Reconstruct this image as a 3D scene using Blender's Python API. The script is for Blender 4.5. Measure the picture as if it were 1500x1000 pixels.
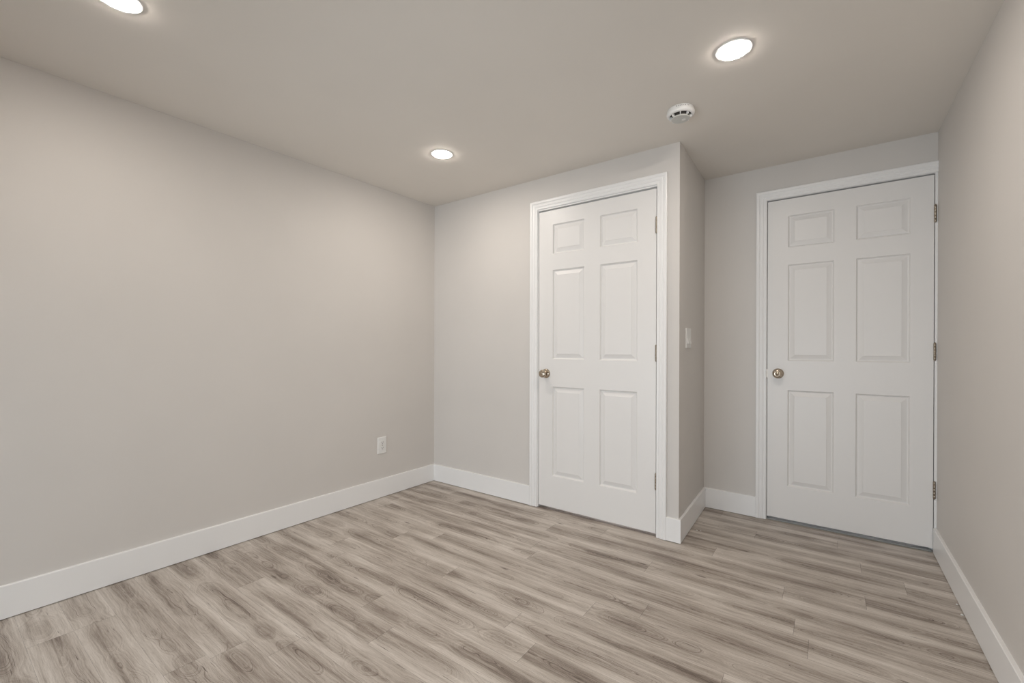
import bpy, bmesh, math, random
from mathutils import Vector, Matrix

for o in list(bpy.data.objects):
    bpy.data.objects.remove(o, do_unlink=True)
SC = bpy.context.scene
COL = SC.collection

# ------------------------------------------------------------------ camera
F_PX, YAW, PITCH, ROLL = 639.93, 0.629, -0.0016, 0.0027
CAM = Vector((2.651, -2.5486, 1.1034))
fwd = Vector((-math.sin(YAW) * math.cos(PITCH), math.cos(YAW) * math.cos(PITCH), math.sin(PITCH)))
r0 = Vector((math.cos(YAW), math.sin(YAW), 0))
u0 = r0.cross(fwd)
rt = r0 * math.cos(ROLL) + u0 * math.sin(ROLL)
up = -r0 * math.sin(ROLL) + u0 * math.cos(ROLL)
cam_data = bpy.data.cameras.new('camera')
cam_data.sensor_width = 36
cam_data.lens = F_PX * 36 / 1500
cam_data.shift_y = 9.15 / 1500
cam_data.clip_start = 0.02
cam = bpy.data.objects.new('camera', cam_data)
cam.matrix_world = Matrix(((rt.x, up.x, -fwd.x, CAM.x), (rt.y, up.y, -fwd.y, CAM.y), (rt.z, up.z, -fwd.z, CAM.z), (0, 0, 0, 1)))
COL.objects.link(cam)
SC.camera = cam

# ------------------------------------------------------------------ world (daylight let in only through the added rear window)
world = bpy.data.worlds.new('world')
SC.world = world
world.use_nodes = True
wn = world.node_tree.nodes
wn['Background'].inputs[0].default_value = (0.93, 0.97, 1.07, 1)
wn['Background'].inputs[1].default_value = 2.75

# added unseen window in the rear wall, shaped for low cool daylight, with sky portal
REAR = -4.0
ADDED_WIN = (0.3, 2.8, 0.03, 1.2)
pd = bpy.data.lights.new('added_window_portal', 'AREA')
pd.shape = 'RECTANGLE'
pd.size, pd.size_y = ADDED_WIN[1] - ADDED_WIN[0], ADDED_WIN[3] - ADDED_WIN[2]
pd.cycles.is_portal = True
po = bpy.data.objects.new('added_window_portal', pd)
po.location = ((ADDED_WIN[0] + ADDED_WIN[1]) / 2, REAR - 0.13, (ADDED_WIN[2] + ADDED_WIN[3]) / 2)
po.rotation_euler = (math.radians(90), 0, 0)
COL.objects.link(po)

# ------------------------------------------------------------------ colour management
vs = SC.view_settings
vs.view_transform = 'Standard'
vs.look = 'None'
vs.exposure = 1.36
vs.gamma = 1.0
vs.use_curve_mapping = False
LED = 82.0                       # radiance of the LED lenses
LED_COLOR = (1.0, 0.915, 0.825)

# ------------------------------------------------------------------ helpers
def tag(o, label=None, cat=None, group=None, kind=None):
    if label: o['label'] = label
    if cat: o['category'] = cat
    if group: o['group'] = group
    if kind: o['kind'] = kind
    return o

def build(name, bm, mat, parent=None, smooth=False, bevel=0.0, seg=2, auto=None):
    bmesh.ops.recalc_face_normals(bm, faces=bm.faces)
    me = bpy.data.meshes.new(name)
    bm.to_mesh(me)
    bm.free()
    o = bpy.data.objects.new(name, me)
    COL.objects.link(o)
    me.materials.append(mat)
    if smooth:
        for p in me.polygons: p.use_smooth = True
    if auto is not None:
        me.set_sharp_from_angle(angle=math.radians(auto))
    if bevel:
        m = o.modifiers.new('bevel', 'BEVEL')
        m.width = bevel
        m.segments = seg
        m.limit_method = 'ANGLE'
        m.angle_limit = math.radians(40)
    if parent: o.parent = parent
    return o

def empty(name, loc=(0, 0, 0), rz=0.0):
    o = bpy.data.objects.new(name, None)
    o.empty_display_size = 0.05
    o.location = loc
    o.rotation_euler = (0, 0, rz)
    COL.objects.link(o)
    return o

def prism(bm, pts, z0, z1):
    a = [bm.verts.new((x, y, z0)) for x, y in pts]
    b = [bm.verts.new((x, y, z1)) for x, y in pts]
    n = len(pts)
    bm.faces.new(a[::-1])
    bm.faces.new(b)
    for i in range(n):
        bm.faces.new((a[i], a[(i + 1) % n], b[(i + 1) % n], b[i]))

def box(bm, x0, x1, y0, y1, z0, z1):
    prism(bm, [(x0, y0), (x1, y0), (x1, y1), (x0, y1)], z0, z1)

def lathe(bm, prof, n=48, axis='z', origin=(0, 0, 0)):
    """prof: (radius, height) pairs; axis 'z' = height along +z, '-y' = height along -y."""
    rings = []
    ox, oy, oz = origin
    for r, h in prof:
        if r < 1e-6:
            rings.append([bm.verts.new((ox, oy, oz + h) if axis == 'z' else (ox, oy - h, oz))])
            continue
        ring = []
        for i in range(n):
            a = 2 * math.pi * i / n
            c, s = r * math.cos(a), r * math.sin(a)
            ring.append(bm.verts.new((ox + c, oy + s, oz + h) if axis == 'z' else (ox + c, oy - h, oz + s)))
        rings.append(ring)
    for a, b in zip(rings, rings[1:]):
        for i in range(n):
            j = (i + 1) % n
            if len(a) == 1 and len(b) == 1: continue
            if len(a) == 1: bm.faces.new((a[0], b[i], b[j]))
            elif len(b) == 1: bm.faces.new((a[i], a[j], b[0]))
            else: bm.faces.new((a[i], a[j], b[j], b[i]))

def loft(bm, ra, rb):
    """two open/closed matching rings of points -> closed solid strip."""
    a = [bm.verts.new(p) for p in ra]
    b = [bm.verts.new(p) for p in rb]
    n = len(a)
    for i in range(n):
        bm.faces.new((a[i], a[(i + 1) % n], b[(i + 1) % n], b[i]))
    bm.faces.new(a[::-1])
    bm.faces.new(b)

# ------------------------------------------------------------------ materials
def new_mat(name):
    m = bpy.data.materials.new(name)
    m.use_nodes = True
    nt = m.node_tree
    return m, nt, nt.nodes, nt.links, nt.nodes['Principled BSDF']

def paint(name, col, rough=0.55, bump_scale=0.0, bump=0.0, var=0.015, spec=0.35):
    m, nt, N, L, b = new_mat(name)
    tc = N.new('ShaderNodeTexCoord')
    nz = N.new('ShaderNodeTexNoise')
    nz.inputs['Scale'].default_value = 2.3
    nz.inputs['Detail'].default_value = 3
    L.new(tc.outputs['Object'], nz.inputs['Vector'])
    rp = N.new('ShaderNodeValToRGB')
    rp.color_ramp.elements[0].position = 0.3
    rp.color_ramp.elements[1].position = 0.7
    rp.color_ramp.elements[0].color = tuple(c * (1 - var) for c in col) + (1,)
    rp.color_ramp.elements[1].color = tuple(min(1, c * (1 + var)) for c in col) + (1,)
    L.new(nz.outputs['Fac'], rp.inputs['Fac'])
    L.new(rp.outputs['Color'], b.inputs['Base Color'])
    b.inputs['Roughness'].default_value = rough
    b.inputs['Specular IOR Level'].default_value = spec
    if bump:
        n2 = N.new('ShaderNodeTexNoise')
        n2.inputs['Scale'].default_value = bump_scale
        n2.inputs['Detail'].default_value = 4
        L.new(tc.outputs['Object'], n2.inputs['Vector'])
        bp = N.new('ShaderNodeBump')
        bp.inputs['Strength'].default_value = bump
        bp.inputs['Distance'].default_value = 0.001
        L.new(n2.outputs['Fac'], bp.inputs['Height'])
        L.new(bp.outputs['Normal'], b.inputs['Normal'])
    return m

M_WALL = paint('wall_paint', (0.68, 0.65, 0.62), 0.6, 260, 0.10)
M_CEIL = paint('ceiling_paint', (0.77, 0.725, 0.67), 0.75, 260, 0.08)
M_TRIM = paint('trim_paint', (0.89, 0.885, 0.88), 0.34, 0, 0, 0.008, 0.45)
M_DOOR = paint('door_paint', (0.83, 0.815, 0.80), 0.38, 120, 0.06, 0.008, 0.45)
M_PLASTIC = paint('white_plastic', (0.82, 0.815, 0.80), 0.35, 0, 0, 0.006, 0.5)
M_PLASTIC_GREY = paint('grey_print', (0.30, 0.29, 0.28), 0.5)
M_DARK = paint('dark_void', (0.02, 0.018, 0.016), 0.7)
M_SLOT = paint('slot_dark', (0.05, 0.045, 0.04), 0.6)
M_GREY_PLASTIC = paint('detector_grey', (0.60, 0.60, 0.57), 0.45)
M_THRESH = paint('threshold_grey', (0.30, 0.31, 0.30), 0.45)
M_SUBFLOOR = paint('closet_floor', (0.20, 0.15, 0.10), 0.6)
M_CHIP = paint('plaster', (0.85, 0.84, 0.82), 0.7)

def metal(name, col, rough):
    m, nt, N, L, b = new_mat(name)
    tc = N.new('ShaderNodeTexCoord')
    nz = N.new('ShaderNodeTexNoise')
    nz.inputs['Scale'].default_value = 120
    L.new(tc.outputs['Object'], nz.inputs['Vector'])
    mr = N.new('ShaderNodeMapRange')
    mr.inputs['To Min'].default_value = rough * 0.8
    mr.inputs['To Max'].default_value = rough * 1.2
    L.new(nz.outputs['Fac'], mr.inputs['Value'])
    L.new(mr.outputs['Result'], b.inputs['Roughness'])
    b.inputs['Base Color'].default_value = col + (1,)
    b.inputs['Metallic'].default_value = 1
    return m
M_NICKEL = metal('satin_nickel', (0.50, 0.43, 0.35), 0.20)
M_HINGE = metal('hinge_nickel', (0.36, 0.31, 0.25), 0.30)

def emitter():
    m, nt, N, L, b = new_mat('led_lens')
    N.remove(b)
    e = N.new('ShaderNodeEmission')
    e.inputs['Color'].default_value = LED_COLOR + (1,)
    e.inputs['Strength'].default_value = LED
    L.new(e.outputs[0], N['Material Output'].inputs['Surface'])
    return m
M_LED = emitter()

def glass():
    m, nt, N, L, b = new_mat('added_window_glass')
    N.remove(b)
    t = N.new('ShaderNodeBsdfTransparent')
    t.inputs['Color'].default_value = (0.93, 0.96, 0.95, 1)
    g = N.new('ShaderNodeBsdfGlossy')
    g.inputs['Roughness'].default_value = 0.02
    mx = N.new('ShaderNodeMixShader')
    fr = N.new('ShaderNodeFresnel')
    L.new(fr.outputs[0], mx.inputs[0])
    L.new(t.outputs[0], mx.inputs[1])
    L.new(g.outputs[0], mx.inputs[2])
    L.new(mx.outputs[0], N['Material Output'].inputs['Surface'])
    return m
M_GLASS = glass()

def floor_material():
    """grey-brown vinyl oak planks; per-plank coordinates come from the mesh attributes 'plank' (along, across, seed)."""
    m, nt, N, L, b = new_mat('vinyl_oak_planks')
    def math_(op, a, c=None, d=None):
        n = N.new('ShaderNodeMath'); n.operation = op
        for i, v in enumerate((a, c, d)):
            if v is None: continue
            if isinstance(v, (int, float)): n.inputs[i].default_value = v
            else: L.new(v, n.inputs[i])
        return n.outputs[0]
    def comb(x, y, z):
        n = N.new('ShaderNodeCombineXYZ')
        for i, v in enumerate((x, y, z)):
            if isinstance(v, (int, float)): n.inputs[i].default_value = v
            else: L.new(v, n.inputs[i])
        return n.outputs[0]
    def noise(vec, scale=1.0, detail=2.0, rough=0.5, dist=0.0):
        n = N.new('ShaderNodeTexNoise')
        n.inputs['Scale'].default_value = scale
        n.inputs['Detail'].default_value = detail
        n.inputs['Roughness'].default_value = rough
        n.inputs['Distortion'].default_value = dist
        L.new(vec, n.inputs['Vector'])
        return n.outputs['Fac']
    def remap(v, a, c, lo, hi, smooth=False):
        n = N.new('ShaderNodeMapRange')
        if smooth: n.interpolation_type = 'SMOOTHSTEP'
        L.new(v, n.inputs['Value'])
        for k, q in (('From Min', a), ('From Max', c), ('To Min', lo), ('To Max', hi)): n.inputs[k].default_value = q
        return n.outputs['Result']
    at = N.new('ShaderNodeAttribute'); at.attribute_name = 'plank'
    sep = N.new('ShaderNodeSeparateXYZ'); L.new(at.outputs['Vector'], sep.inputs[0])
    u, v, seed = sep.outputs
    s10 = math_('MULTIPLY', seed, 37.0)
    # heart of the tree wanders below the board: slice through growth rings -> cathedrals
    low = noise(comb(math_('MULTIPLY', u, 2.6), s10, 3.0), 1, 2.0, 0.55)
    low2 = noise(comb(math_('MULTIPLY', u, 2.0), s10, 9.0), 1, 1.5, 0.5)
    wob = noise(comb(math_('MULTIPLY', u, 9.0), math_('MULTIPLY', v, 30.0), s10), 1, 3, 0.55)
    cx = math_('ADD', v, math_('MULTIPLY', math_('SUBTRACT', low2, 0.5), 0.10))
    cx = math_('ADD', cx, math_('MULTIPLY', math_('SUBTRACT', wob, 0.5), 0.016))
    cz = math_('MULTIPLY', math_('SUBTRACT', low, 0.5), 0.26)
    rad = math_('SQRT', math_('ADD', math_('MULTIPLY', cx, cx), math_('MULTIPLY', cz, cz)))
    ringn = noise(comb(math_('MULTIPLY', rad, 230.0), s10, math_('MULTIPLY', u, 0.6)), 1, 2.5, 0.6)
    ring = remap(ringn, 0.32, 0.66, 0.0, 1.0)
    # soft smoky bands along the board: dark near the heart, pale toward the sapwood
    core = remap(rad, 0.0, 0.085, 0.0, 1.0, True)
    band = noise(comb(math_('MULTIPLY', u, 1.5), math_('MULTIPLY', v, 17.0), math_('ADD', s10, 5.0)), 1, 3, 0.55, 0.3)
    streak = noise(comb(math_('MULTIPLY', u, 2.6), math_('MULTIPLY', v, 85.0), math_('ADD', s10, 1.0)), 1, 4, 0.6, 0.2)
    fib = noise(comb(math_('MULTIPLY', u, 22.0), math_('MULTIPLY', v, 620.0), s10), 1, 3, 0.7)
    speck = noise(comb(math_('MULTIPLY', u, 150.0), math_('MULTIPLY', v, 700.0), s10), 1, 2, 0.7)
    tone = math_('ADD', math_('MULTIPLY', core, 0.30), math_('MULTIPLY', remap(band, 0.3, 0.7, 0, 1), 0.42))
    tone = math_('ADD', tone, math_('MULTIPLY', remap(streak, 0.3, 0.7, 0, 1), 0.20))
    tone = math_('ADD', tone, math_('MULTIPLY', ring, 0.15))
    # thin dark latewood lines following the same rings, strongest near the heart
    lines = noise(comb(math_('MULTIPLY', rad, 620.0), math_('ADD', s10, 4.0), math_('MULTIPLY', u, 1.2)), 1, 2.0, 0.6)
    lines = remap(lines, 0.56, 0.68, 0.0, 1.0, True)
    lamt = remap(core, 0.0, 1.0, 0.34, 0.12)
    patch = remap(noise(comb(math_('MULTIPLY', u, 3.0), math_('MULTIPLY', v, 20.0), math_('ADD', s10, 6.0)), 1, 2, 0.5), 0.35, 0.6, 0.3, 1.0)
    tone = math_('SUBTRACT', tone, math_('MULTIPLY', math_('MULTIPLY', lines, patch), lamt))
    grain = noise(comb(math_('MULTIPLY', u, 7.0), math_('MULTIPLY', v, 240.0), math_('ADD', s10, 8.0)), 1, 3, 0.65)
    tone = math_('ADD', tone, math_('MULTIPLY', math_('SUBTRACT', grain, 0.5), 0.42))
    tone = math_('ADD', tone, 0.045)
    tone = math_('ADD', tone, math_('MULTIPLY', math_('SUBTRACT', fib, 0.5), 0.50))
    tone = math_('ADD', tone, math_('MULTIPLY', math_('SUBTRACT', speck, 0.5), 0.32))
    tone = math_('ADD', tone, math_('MULTIPLY', math_('SUBTRACT', seed, 0.5), 0.10))
    rp = N.new('ShaderNodeValToRGB')
    cr = rp.color_ramp
    cr.elements[0].position = 0.12; cr.elements[0].color = (0.145, 0.113, 0.094, 1)
    cr.elements[1].position = 0.92; cr.elements[1].color = (0.70, 0.645, 0.590, 1)
    e = cr.elements.new(0.36); e.color = (0.325, 0.275, 0.235, 1)
    e = cr.elements.new(0.60); e.color = (0.510, 0.455, 0.405, 1)
    L.new(tone, rp.inputs['Fac'])
    # small dark knots and splits
    vor = N.new('ShaderNodeTexVoronoi'); vor.feature = 'F1'
    vor.inputs['Scale'].default_value = 1.0
    L.new(comb(math_('ADD', math_('MULTIPLY', u, 2.3), math_('MULTIPLY', wob, 0.06)), math_('ADD', math_('MULTIPLY', v, 9.0), math_('MULTIPLY', wob, 0.12)), s10), vor.inputs['Vector'])
    knot = remap(vor.outputs['Distance'], 0.02, 0.085, 1.0, 0.0, True)
    split = noise(comb(math_('MULTIPLY', u, 9.0), math_('MULTIPLY', v, 180.0), math_('ADD', s10, 2.0)), 1, 2, 0.5)
    split = remap(split, 0.69, 0.75, 0.0, 1.0, True)
    dark = math_('MAXIMUM', math_('MULTIPLY', knot, 0.72), math_('MULTIPLY', split, 0.75))
    mx = N.new('ShaderNodeMix'); mx.data_type = 'RGBA'
    L.new(dark, mx.inputs[0]); L.new(rp.outputs['Color'], mx.inputs[6])
    mx.inputs[7].default_value = (0.075, 0.050, 0.038, 1)
    L.new(mx.outputs[2], b.inputs['Base Color'])
    b.inputs['Roughness'].default_value = 0.46
    b.inputs['Specular IOR Level'].default_value = 0.36
    bp = N.new('ShaderNodeBump')
    bp.inputs['Strength'].default_value = 0.12
    bp.inputs['Distance'].default_value = 0.0008
    L.new(fib, bp.inputs['Height'])
    L.new(bp.outputs['Normal'], b.inputs['Normal'])
    return m
M_FLOOR = floor_material()

# ------------------------------------------------------------------ room shell
H = 2.2641
XJ, YA, XR = 1.964, 0.6908, 3.1177
LK, JK = 0.0208, -0.027
D1L, D1W, D2L, D2W = 1.0258, 0.8075, 2.326, 0.778
BBH, BBT = 0.136, 0.014
XJA = XJ + JK * YA
def lx(y): return LK * y

# floor: one mesh of separate planks, 0.125 m wide and 1.215 m long, running along the back wall
PW, PL = 0.125, 1.215
JOINT = {15: .287, 10: .468, 11: 1.037, 4: .62, 0: .70, 7: .553, 3: 2.025, -1: 1.27, 1: 2.54, -5: 2.78, 2: .16, 5: 1.15, 6: 1.62, 8: 1.05,
         9: .05, 12: 2.1, 13: .85, 14: 1.5, -2: .35, -3: 2.15, -4: 1.72, -6: 2.30}
rnd = random.Random(11)
bm = bmesh.new()
lay = bm.verts.layers.float_vector.new('plank')
GAP = 0.00035
for k in range(-11, 24):
    y1 = -0.303 - PW * k
    y0 = y1 - PW
    j = JOINT.get(k, rnd.uniform(0, PL))
    x = j - PL * math.ceil((j + 0.3) / PL)
    while x < 3.4:
        a0, a1 = max(x, -0.2), min(x + PL, 3.3)
        seed, off, flip = rnd.random(), rnd.uniform(0, 20), rnd.choice((-1, 1))
        if a1 - a0 > 0.01:
            q = []
            for (px, py) in ((a0 + GAP, y0 + GAP / 2), (a1 - GAP, y0 + GAP / 2), (a1 - GAP, y1 - GAP / 2), (a0 + GAP, y1 - GAP / 2)):
                vv = bm.verts.new((px, py, 0))
                vv[lay] = (off + (px - x), flip * (py - (y0 + y1) / 2), seed)
                q.append(vv)
            bm.faces.new(q)
        x += PL
# dark bed under the planks, part of the same floor
q = [bm.verts.new(p) for p in ((-0.3, REAR - 0.2, -0.002), (3.4, REAR - 0.2, -0.002), (3.4, 1.2, -0.002), (-0.3, 1.2, -0.002))]
bed = bm.faces.new(q)
bed.material_index = 1
fl = build('floor', bm, M_FLOOR)
fl.data.materials.append(M_DARK)
tag(fl, 'grey brown wood plank floor of the empty room', 'floor', kind='structure')

bm = bmesh.new(); box(bm, -0.3, 3.4, REAR - 0.2, 1.4, H, H + 0.12)
tag(build('ceiling', bm, M_CEIL), 'flat off white painted ceiling with recessed lights', 'ceiling', kind='structure')

bm = bmesh.new(); prism(bm, [(lx(REAR - .2), REAR - .2), (lx(0), 0), (-0.15, 0), (-0.2, REAR - .2)], 0, H)
tag(build('wall_left', bm, M_WALL), 'long blank light grey wall on the left with one outlet', 'wall', kind='structure')

JL1, JR1, JT1 = D1L - 0.016, D1L + D1W + 0.016, 2.056
bm = bmesh.new()
box(bm, -0.15, JL1, 0, 0.12, 0, H)
box(bm, JR1, XJ, 0, 0.12, 0, H)
box(bm, JL1, JR1, 0, 0.12, JT1, H)
tag(build('wall_back', bm, M_WALL, bevel=0.0), 'light grey back wall around the left closet door', 'wall', kind='structure')

bm = bmesh.new()
prism(bm, [(XJ + JK * .12, .12), (XJA, YA), (XJA - .1, YA), (XJ - .1, .12)], 0, H)
tag(build('wall_return', bm, M_WALL), 'short grey return wall with light switch between the two doors', 'wall', kind='structure')

JL2, JT2 = D2L - 0.014, 2.054
bm = bmesh.new()
box(bm, XJ - .12, JL2, YA, YA + .12, 0, H)
box(bm, JL2, XR, YA, YA + .12, JT2, H)
tag(build('wall_alcove', bm, M_WALL), 'light grey recessed wall around the right hand door', 'wall', kind='structure')

bm = bmesh.new(); box(bm, XR, XR + .15, REAR - .2, YA + .7, 0, H)
tag(build('wall_right', bm, M_WALL), 'light grey wall along the right edge of the photo', 'wall', kind='structure')

bm = bmesh.new()
box(bm, -.2, ADDED_WIN[0], REAR - .15, REAR, 0, H)
box(bm, ADDED_WIN[1], XR, REAR - .15, REAR, 0, H)
box(bm, ADDED_WIN[0], ADDED_WIN[1], REAR - .15, REAR, 0, ADDED_WIN[2])
box(bm, ADDED_WIN[0], ADDED_WIN[1], REAR - .15, REAR, ADDED_WIN[3], H)
tag(build('wall_rear', bm, M_WALL), 'light grey wall behind the camera with the added window', 'wall', kind='structure')

# dark spaces behind the two doors
bm = bmesh.new()
box(bm, -.15, XJ - .1, YA, YA + .06, 0, H)
box(bm, XJ - .16, XJ - .12, YA + .06, YA + .7, 0, H)
box(bm, XJ - .16, XR, YA + .66, YA + .7, 0, H)
tag(build('wall_hall', bm, M_WALL), 'wall of the dark space beyond the doors', 'wall', kind='structure')

# assumed window behind the camera, added for its daylight
w = empty('added_window', ((ADDED_WIN[0] + ADDED_WIN[1]) / 2, REAR, ADDED_WIN[2]))
tag(w, 'unseen white framed window added behind the camera for daylight', 'window', kind='structure')
hw, hh = (ADDED_WIN[1] - ADDED_WIN[0]) / 2, ADDED_WIN[3] - ADDED_WIN[2]
bm = bmesh.new()
for (a, b_, c, d) in ((-hw, hw, 0, .05), (-hw, hw, hh - .05, hh), (-hw, -hw + .05, .05, hh - .05), (hw - .05, hw, .05, hh - .05), (-.025, .025, .05, hh - .05)):
    box(bm, a, b_, -.10, -.05, c, d)
build('added_window_frame', bm, M_TRIM, w)
for s in (-1, 1):
    bm = bmesh.new()
    a, b_ = (-hw + .05, -.025) if s < 0 else (.025, hw - .05)
    box(bm, a, b_, -.078, -.074, .05, hh - .05)
    build('added_window_pane', bm, M_GLASS, w)

# ------------------------------------------------------------------ baseboards
CH = 0.0025
def baseboard(name, outer, inner, label, caps=()):
    """outer: wall-side polyline, inner: room-side polyline; top front edge eased."""
    bm = bmesh.new()
    rings = []
    for (ox, oy), (ix, iy) in zip(outer, inner):
        ex, ey = ix + (ox - ix) * CH / BBT, iy + (oy - iy) * CH / BBT
        rings.append([bm.verts.new(p) for p in ((ox, oy, .0035), (ix, iy, .0035), (ix, iy, BBH - CH), (ex, ey, BBH), (ox, oy, BBH))])
    for a, b_ in zip(rings, rings[1:]):
        for i in range(5):
            j = (i + 1) % 5
            bm.faces.new((a[i], b_[i], b_[j], a[j]))
    bm.faces.new(rings[0]); bm.faces.new(rings[-1][::-1])
    return tag(build(name, bm, M_TRIM), label, 'baseboard', kind='structure')

C1O_L, C1O_R = D1L - .066, D1L + D1W + .064          # outer edges of the closet casing
C2O_L = D2L - .063
baseboard('baseboard_left', [(lx(REAR), REAR), (0, 0)], [(lx(REAR) + BBT, REAR), (BBT, -BBT)], 'white baseboard running along the long left wall')
baseboard('baseboard_back', [(0, 0), (C1O_L, 0)], [(BBT, -BBT), (C1O_L, -BBT)], 'white baseboard between the left corner and the closet door')
baseboard('baseboard_return', [(C1O_R, 0), (XJ, 0), (XJA, YA)], [(C1O_R, -BBT), (XJ + BBT, -BBT), (XJA + BBT, YA - BBT)],
          'white baseboard wrapping the projecting wall corner between the doors')
baseboard('baseboard_alcove', [(XJA, YA), (C2O_L, YA)], [(XJA + BBT, YA - BBT), (C2O_L, YA - BBT)], 'short white baseboard left of the right hand door')
baseboard('baseboard_right', [(XR, YA - .004), (XR, REAR)], [(XR - BBT, YA - .004), (XR - BBT, REAR)], 'white baseboard running along the right wall')

# ------------------------------------------------------------------ door casings
PROF = [(0, 0), (0, .0085), (.003, .0105), (.012, .0105), (.0145, .0085), (.018, .0095), (.021, .0125), (.031, .0135), (.034, .0115), (.038, .0125),
        (.042, .0165), (.053, .0175), (.058, .0150), (.058, 0)]
def casing(name, label, xl, xr, zi, ypl, has_right, wallx=None):
    root = empty(name, ((xl + xr) / 2, ypl, 0))
    tag(root, label, 'door casing', kind='structure')
    ox, oy = root.location.x, root.location.y
    def P(x, t, z): return (x - ox, -t, z)
    bm = bmesh.new()
    loft(bm, [P(xl - w_, t, .002) for w_, t in PROF], [P(xl - w_, t, zi + w_) for w_, t in PROF])
    build('side_casing', bm, M_TRIM, root)
    if has_right:
        bm = bmesh.new()
        loft(bm, [P(xr + w_, t, .002) for w_, t in PROF], [P(xr + w_, t, zi + w_) for w_, t in PROF])
        build('side_casing', bm, M_TRIM, root)
    bm = bmesh.new()
    loft(bm, [P(xl - w_, t, zi + w_) for w_, t in PROF], [P((xr + w_) if has_right else wallx, t, zi + w_) for w_, t in PROF])
    build('head_casing', bm, M_TRIM, root)
    return root, P

t1, P1 = casing('trim_1', 'white moulded casing framing the left closet door', D1L - .008, D1L + D1W + .006, 2.048, 0, True)
t2, P2 = casing('trim_2', 'white moulded casing on the left and top of the right hand door', D2L - .005, XR, 2.048, YA, False, XR)

def jamb(root, P, xl, xr, jl, jr, zt, jt, right_t):
    bm = bmesh.new()
    def bx(x0, x1, y0, y1, z0, z1):
        a = P(x0, 0, 0)[0]; b_ = P(x1, 0, 0)[0]
        box(bm, a, b_, y0, y1, z0, z1)
    bx(jl, xl - .003, 0, .118, .002, jt)
    bx(xr + .003, jr, 0, .118, .002, jt)
    bx(xl - .003, xr + .003, 0, .118, zt + .006, jt)
    build('jamb', bm, M_TRIM, root)
    bm = bmesh.new()
    bx(xl - .003, xl + .010, .040, .060, .002, zt + .006)
    bx(xr - .010, xr + .003, .040, .060, .002, zt + .006)
    bx(xl + .010, xr - .010, .040, .060, zt - .008, zt + .006)
    build('door_stop', bm, M_TRIM, root)
jamb(t1, P1, D1L, D1L + D1W, JL1, JR1, 2.034, JT1, 0)
jamb(t2, P2, D2L, D2L + D2W, JL2, XR, 2.040, JT2, 0)

# ------------------------------------------------------------------ doors
ZB = [.232, .838, 1.022, 1.626, 1.733, 1.933]
def slab_mesh(W, z0, z1, xs, th=.035):
    bm = bmesh.new()
    X = [0, xs[0], xs[1], xs[2], xs[3], W]
    Z = [z0] + ZB + [z1]
    g = [[bm.verts.new((x, 0, z)) for z in Z] for x in X]
    for i in range(5):
        for j in range(7):
            c = (g[i][j], g[i + 1][j], g[i + 1][j + 1], g[i][j + 1])
            if i in (1, 3) and j in (1, 3, 5):
                x0, x1, a, b_ = X[i], X[i + 1], Z[j], Z[j + 1]
                prev = list(c)
                # sticking slopes in, flat quirk, then the bevel rises to the raised field
                for ins, dep in ((.0015, .0006), (.0050, .0085), (.0085, .0120), (.0115, .0120), (.0345, .0028), (.0358, .0012), (.0370, .0012)):
                    cur = [bm.verts.new(p) for p in ((x0 + ins, dep, a + ins), (x1 - ins, dep, a + ins), (x1 - ins, dep, b_ - ins), (x0 + ins, dep, b_ - ins))]
                    for k in range(4):
                        bm.faces.new((prev[k], prev[(k + 1) % 4], cur[(k + 1) % 4], cur[k]))
                    prev = cur
                bm.faces.new(prev)
            else:
                bm.faces.new(c)
    # sides and back
    bk = [bm.verts.new(p) for p in ((0, th, z0), (W, th, z0), (W, th, z1), (0, th, z1))]
    bm.faces.new(bk[::-1])
    bm.faces.new([g[i][0] for i in range(5, -1, -1)] + [bk[0], bk[1]])
    bm.faces.new([g[i][-1] for i in range(6)] + [bk[2], bk[3]])
    bm.faces.new([g[0][j] for j in range(8)] + [bk[3], bk[0]])
    bm.faces.new([g[5][j] for j in range(7, -1, -1)] + [bk[1], bk[2]])
    return bm

def knob(parent, x, z, yf, latch_x):
    bm = bmesh.new()
    lathe(bm, [(0, .060), (.0065, .0600), (.0075, .0585), (.013, .0580), (.0205, .0575), (.0245, .0545), (.0262, .0490), (.0255, .0420), (.0215, .0350),
               (.0150, .0290), (.0118, .0230), (.0118, .0090)], 48, '-y', (x, yf, z))
    k = build('door_knob', bm, M_NICKEL, parent, smooth=True)
    bm = bmesh.new()
    lathe(bm, [(.0118, .0130), (.0180, .0125), (.0260, .0095), (.0300, .0060), (.0320, .0030), (.0325, 0.0)], 48, '-y', (x, yf, z))
    build('rosette', bm, M_NICKEL, k, smooth=True)
    bm = bmesh.new()
    lathe(bm, [(0, .0625), (.0035, .0622), (.0042, .0605), (.0042, .0590)], 24, '-y', (x, yf, z))
    build('lock_button', bm, M_HINGE, k, smooth=True)
    bm = bmesh.new()
    box(bm, latch_x - .0035, latch_x + .0005, yf + .002, yf + .026, z - .028, z + .028)
    build('latch_plate', bm, M_HINGE, parent)
    return k

def hinge(parent, x, z, y, leaf_dir=-1):
    bm = bmesh.new()
    r, h = .0058, .0178
    for i in range(5):
        a = z - .0445 + i * h
        lathe(bm, [(0, a), (r * .9, a), (r, a + .0008), (r, a + h - .0008), (r * .9, a + h), (0, a + h)], 16, 'z', (x, y, 0))
    hg = build('hinge', bm, M_HINGE, parent, smooth=True, auto=40)
    bm = bmesh.new()
    for s in (-1, 1):
        z0 = z + s * .0445
        lathe(bm, [(0, z0), (.0045, z0), (.0050, z0 + s * .0020), (.0030, z0 + s * .0045), (0, z0 + s * .0050)], 16, 'z', (x, y, 0))
    build('hinge_pin', bm, M_HINGE, hg, smooth=True)
    bm = bmesh.new()
    box(bm, x - .0008, x + .0008, y + .003, y + .030, z - .0445, z + .0445)
    build('hinge_leaf', bm, M_HINGE, hg)
    return hg

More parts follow.
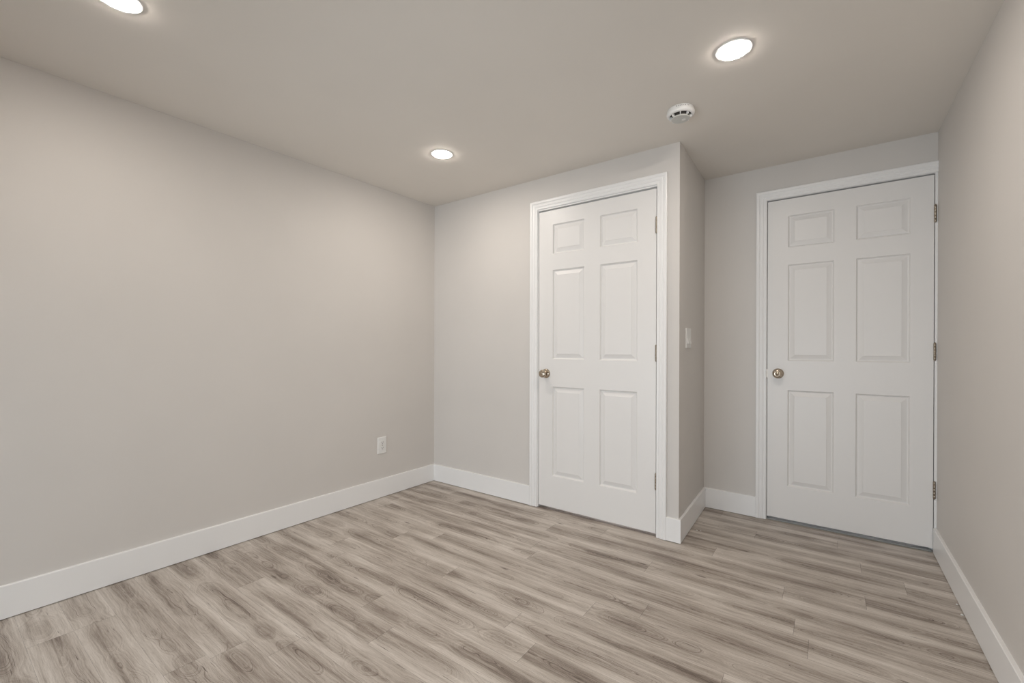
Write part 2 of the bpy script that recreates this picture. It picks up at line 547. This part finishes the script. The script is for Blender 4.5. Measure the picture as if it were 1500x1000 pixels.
# closet door
d1 = empty('door_1', (D1L, 0.0015, 0))
tag(d1, 'white six panel closet door in the back wall, knob on its left', 'door', kind='structure')
build('door_slab', slab_mesh(D1W, .019, 2.029, (.108, .345, .452, .695)), M_DOOR, d1, bevel=.0012)
knob(d1, .058, .924, 0, 0)
for z in (1.815, 1.070, .324): hinge(d1, D1W + .0015, z, -.0055)
# right hand door
d2 = empty('door_2', (D2L, YA + 0.0015, 0))
tag(d2, 'white six panel door in the alcove beside the right wall', 'door', kind='structure')
build('door_slab', slab_mesh(D2W, .024, 2.0380, (.110, .345, .447, .684)), M_DOOR, d2, bevel=.0012)
knob(d2, .059, .940, 0, 0)
for z in (1.828, 1.085, .339): hinge(d2, D2W + .0035, z, -.0045)

bm = bmesh.new()
prism(bm, [(D2L - .003, YA + .006), (XR - BBT - .002, YA + .006), (XR - BBT - .002, YA + .11), (D2L - .003, YA + .11)], 0.0005, .008)
tag(build('trim_3', bm, M_THRESH, bevel=.003), 'dull grey threshold strip under the right hand door', 'threshold', kind='structure')

# ------------------------------------------------------------------ recessed ceiling lights
def ceiling_light():
    root = empty('recessed_light', (0, 0, H))
    bm = bmesh.new()
    lathe(bm, [(.0675, 0), (.0677, -.0008), (.0665, -.0016), (.0630, -.0018), (.0550, -.0017), (.0530, -.0017), (.0525, 0)], 72)
    build('trim_ring', bm, M_PLASTIC, root, smooth=True)
    bm = bmesh.new()
    lathe(bm, [(.0533, -.0014), (.0530, -.0032), (.0520, -.0042), (.0480, -.0050), (.0370, -.0058), (.0180, -.0062), (0, -.0063)], 72)
    build('lens', bm, M_LED, root, smooth=True)
    return root
LIGHTS = [((2.344, -.661), 'round recessed ceiling light glowing white near the smoke detector'),
          ((.756, -.667), 'smallest glowing recessed ceiling light, above the far left room corner'),
          ((.722, -2.143), 'glowing recessed ceiling light cut off by the top edge of the photo'),
          ((2.353, -2.143), 'assumed recessed ceiling light overhead, out of view, added to even the light')]  # assumed fourth lamp, continues the grid and evens out the light
proto = ceiling_light()
for i, ((x, y), lab) in enumerate(LIGHTS):
    if i == 0: o = proto
    else:
        o = proto.copy(); COL.objects.link(o)
        for ch in proto.children:
            c = ch.copy(); COL.objects.link(c); c.parent = o
    o.location = (x, y, H)
    tag(o, lab, 'ceiling light', 'recessed ceiling lights')

# ------------------------------------------------------------------ smoke detector
sd = empty('smoke_detector', (2.057, -.336, H))
tag(sd, 'round white smoke detector on the ceiling above the projecting wall corner', 'smoke detector')
bm = bmesh.new()
lathe(bm, [(0, 0), (.0610, 0), (.0620, -.0020), (.0620, -.0120), (.0605, -.0135), (0, -.0135)], 64)
build('mounting_base', bm, M_PLASTIC, sd, smooth=True, auto=35)
bm = bmesh.new()
lathe(bm, [(.0600, -.0130), (.0645, -.0142), (.0650, -.0165), (.0635, -.0250), (.0590, -.0300), (.0540, -.0315), (.0500, -.0305), (.0490, -.0230)], 64)
build('housing', bm, M_PLASTIC, sd, smooth=True, auto=50)
bm = bmesh.new()
lathe(bm, [(.0500, -.0225), (.0400, -.0225), (.0380, -.0380), (0, -.0380)], 48)
build('vent_chamber', bm, M_SLOT, sd, smooth=True, auto=35)
bm = bmesh.new()
lathe(bm, [(0, -.0400), (.0415, -.0400), (.0430, -.0412), (.0428, -.0435), (.0405, -.0455), (0, -.0462)], 64)
cap = build('cap', bm, M_GREY_PLASTIC, sd, smooth=True, auto=40)
bm = bmesh.new()
lathe(bm, [(.0090, -.0455), (.0090, -.0470), (.0080, -.0474), (0, -.0474)], 32, 'z', (.012, .010, 0))
tb = build('test_button', bm, M_PLASTIC, cap, smooth=True, auto=40)
for i in range(8):
    a = 2 * math.pi * (i + .3) / 8
    bm = bmesh.new()
    box(bm, .0370, .0520, -.0016, .0016, -.0410, -.0270)
    rb = build('rib', bm, M_PLASTIC, sd)
    rb.rotation_euler = (0, 0, a)
bm = bmesh.new()
for i, wd in enumerate((2, 1.2, 1.2, 1.6, 1.2, 2, 1.2, 1.4)):
    a = math.radians(-92 + i * 7.5)
    d = math.radians(wd)
    R_ = .0623
    pts = [(R_ * math.cos(a - d), R_ * math.sin(a - d)), (R_ * math.cos(a + d), R_ * math.sin(a + d)),
           ((R_ - .001) * math.cos(a + d), (R_ - .001) * math.sin(a + d)), ((R_ - .001) * math.cos(a - d), (R_ - .001) * math.sin(a - d))]
    prism(bm, pts, -.0098, -.0045)
build('side_slots', bm, M_PLASTIC_GREY, sd)

# ------------------------------------------------------------------ wall outlet (left wall, facing +x)
rz = math.radians(90) - math.atan(LK)
ou = empty('wall_outlet', (lx(-.514), -.514, .380), math.radians(90) - math.atan(LK) )
tag(ou, 'white duplex wall outlet low on the left wall', 'outlet')
def plate(w_, h_, t, ch, holes=()):
    """bevelled cover plate; local x = width, -y = out of the wall."""
    bm = bmesh.new()
    a = [bm.verts.new(p) for p in ((-w_, 0, -h_), (w_, 0, -h_), (w_, 0, h_), (-w_, 0, h_))]
    b_ = [bm.verts.new((v.co.x, -t * .45, v.co.z)) for v in a]
    c = [bm.verts.new((math.copysign(abs(v.co.x) - ch, v.co.x), -t, math.copysign(abs(v.co.z) - ch, v.co.z))) for v in a]
    bm.faces.new(a[::-1]); bm.faces.new(c)
    for p, q in ((a, b_), (b_, c)):
        for i in range(4): bm.faces.new((p[i], p[(i + 1) % 4], q[(i + 1) % 4], q[i]))
    return bm
build('cover_plate', plate(.038, .0605, .0060, .0035), M_PLASTIC, ou, bevel=.0006)
for s in (-1, 1):
    bm = bmesh.new()
    pts = []
    for i in range(24):
        a = 2 * math.pi * i / 24
        pts.append((max(-.0155, min(.0155, .0172 * math.cos(a))), .0145 * math.sin(a) + s * .0195))
    f = [bm.verts.new((x, -.0058, z)) for x, z in pts]
    g = [bm.verts.new((x, -.0078, z)) for x, z in pts]
    bm.faces.new(g)
    for i in range(24): bm.faces.new((f[i], f[(i + 1) % 24], g[(i + 1) % 24], g[i]))
    rc = build('receptacle', bm, M_PLASTIC, ou)
    bm = bmesh.new()
    zc = s * .0195
    box(bm, -.0075, -.0052, -.0081, -.0070, zc - .001, zc + .0075)
    box(bm, .0052, .0075, -.0081, -.0070, zc, zc + .0070)
    lathe(bm, [(.0026, .0070), (.0026, .0081), (0, .0081)], 14, '-y', (0, 0, zc - .0065))
    build('socket_slots', bm, M_SLOT, rc)
bm = bmesh.new()
lathe(bm, [(.0034, .0058), (.0032, .0070), (0, .0073)], 20, '-y')
build('screw', bm, M_HINGE, ou, smooth=True)

# ------------------------------------------------------------------ light switch (return wall, facing +x)
SY = .200
sw = empty('light_switch', (XJ + JK * SY, SY, 1.160), math.radians(90) - math.atan(JK))
tag(sw, 'white two gang rocker light switch on the narrow return wall', 'light switch')
build('cover_plate', plate(.0580, .0600, .0075, .0022), M_PLASTIC, sw, bevel=.0006)
for s in (-1, 1):
    bm = bmesh.new()
    cx = s * .023
    # rocker: upper half pressed in, lower edge standing out
    prof = [(.0335, -.0070), (.0335, -.0080), (.004, -.0092), (-.0290, -.0145), (-.0335, -.0135), (-.0335, -.0070)]
    loft(bm, [(cx - .0165, y, z) for z, y in prof], [(cx + .0165, y, z) for z, y in prof])
    build('rocker', bm, M_PLASTIC, sw, bevel=.0006)

# ------------------------------------------------------------------ crumbs of plaster left on the floor
CHIPS = [((2.006, .235), .0042, 'white plaster crumb beside the return wall baseboard, the larger one'),
         ((2.026, .245), .0028, 'tiny white plaster crumb beside a larger one at the return wall baseboard'),
         ((3.096, .095), .0040, 'white plaster crumb at the foot of the right baseboard, farther one'),
         ((3.096, .005), .0046, 'white plaster crumb at the foot of the right baseboard, nearer one')]
for i, ((x, y), r, lab) in enumerate(CHIPS):
    bm = bmesh.new()
    bmesh.ops.create_icosphere(bm, subdivisions=2, radius=r)
    rr = random.Random(i)
    for v in bm.verts:
        v.co *= 1 + rr.uniform(-.25, .25)
        v.co.z = v.co.z * .6
    zmin = min(v.co.z for v in bm.verts)
    for v in bm.verts: v.co.z -= zmin
    o = build('plaster_crumb', bm, M_CHIP)
    o.location = (x, y, 0.0002)
    tag(o, lab, 'crumb', 'plaster crumbs on the floor')
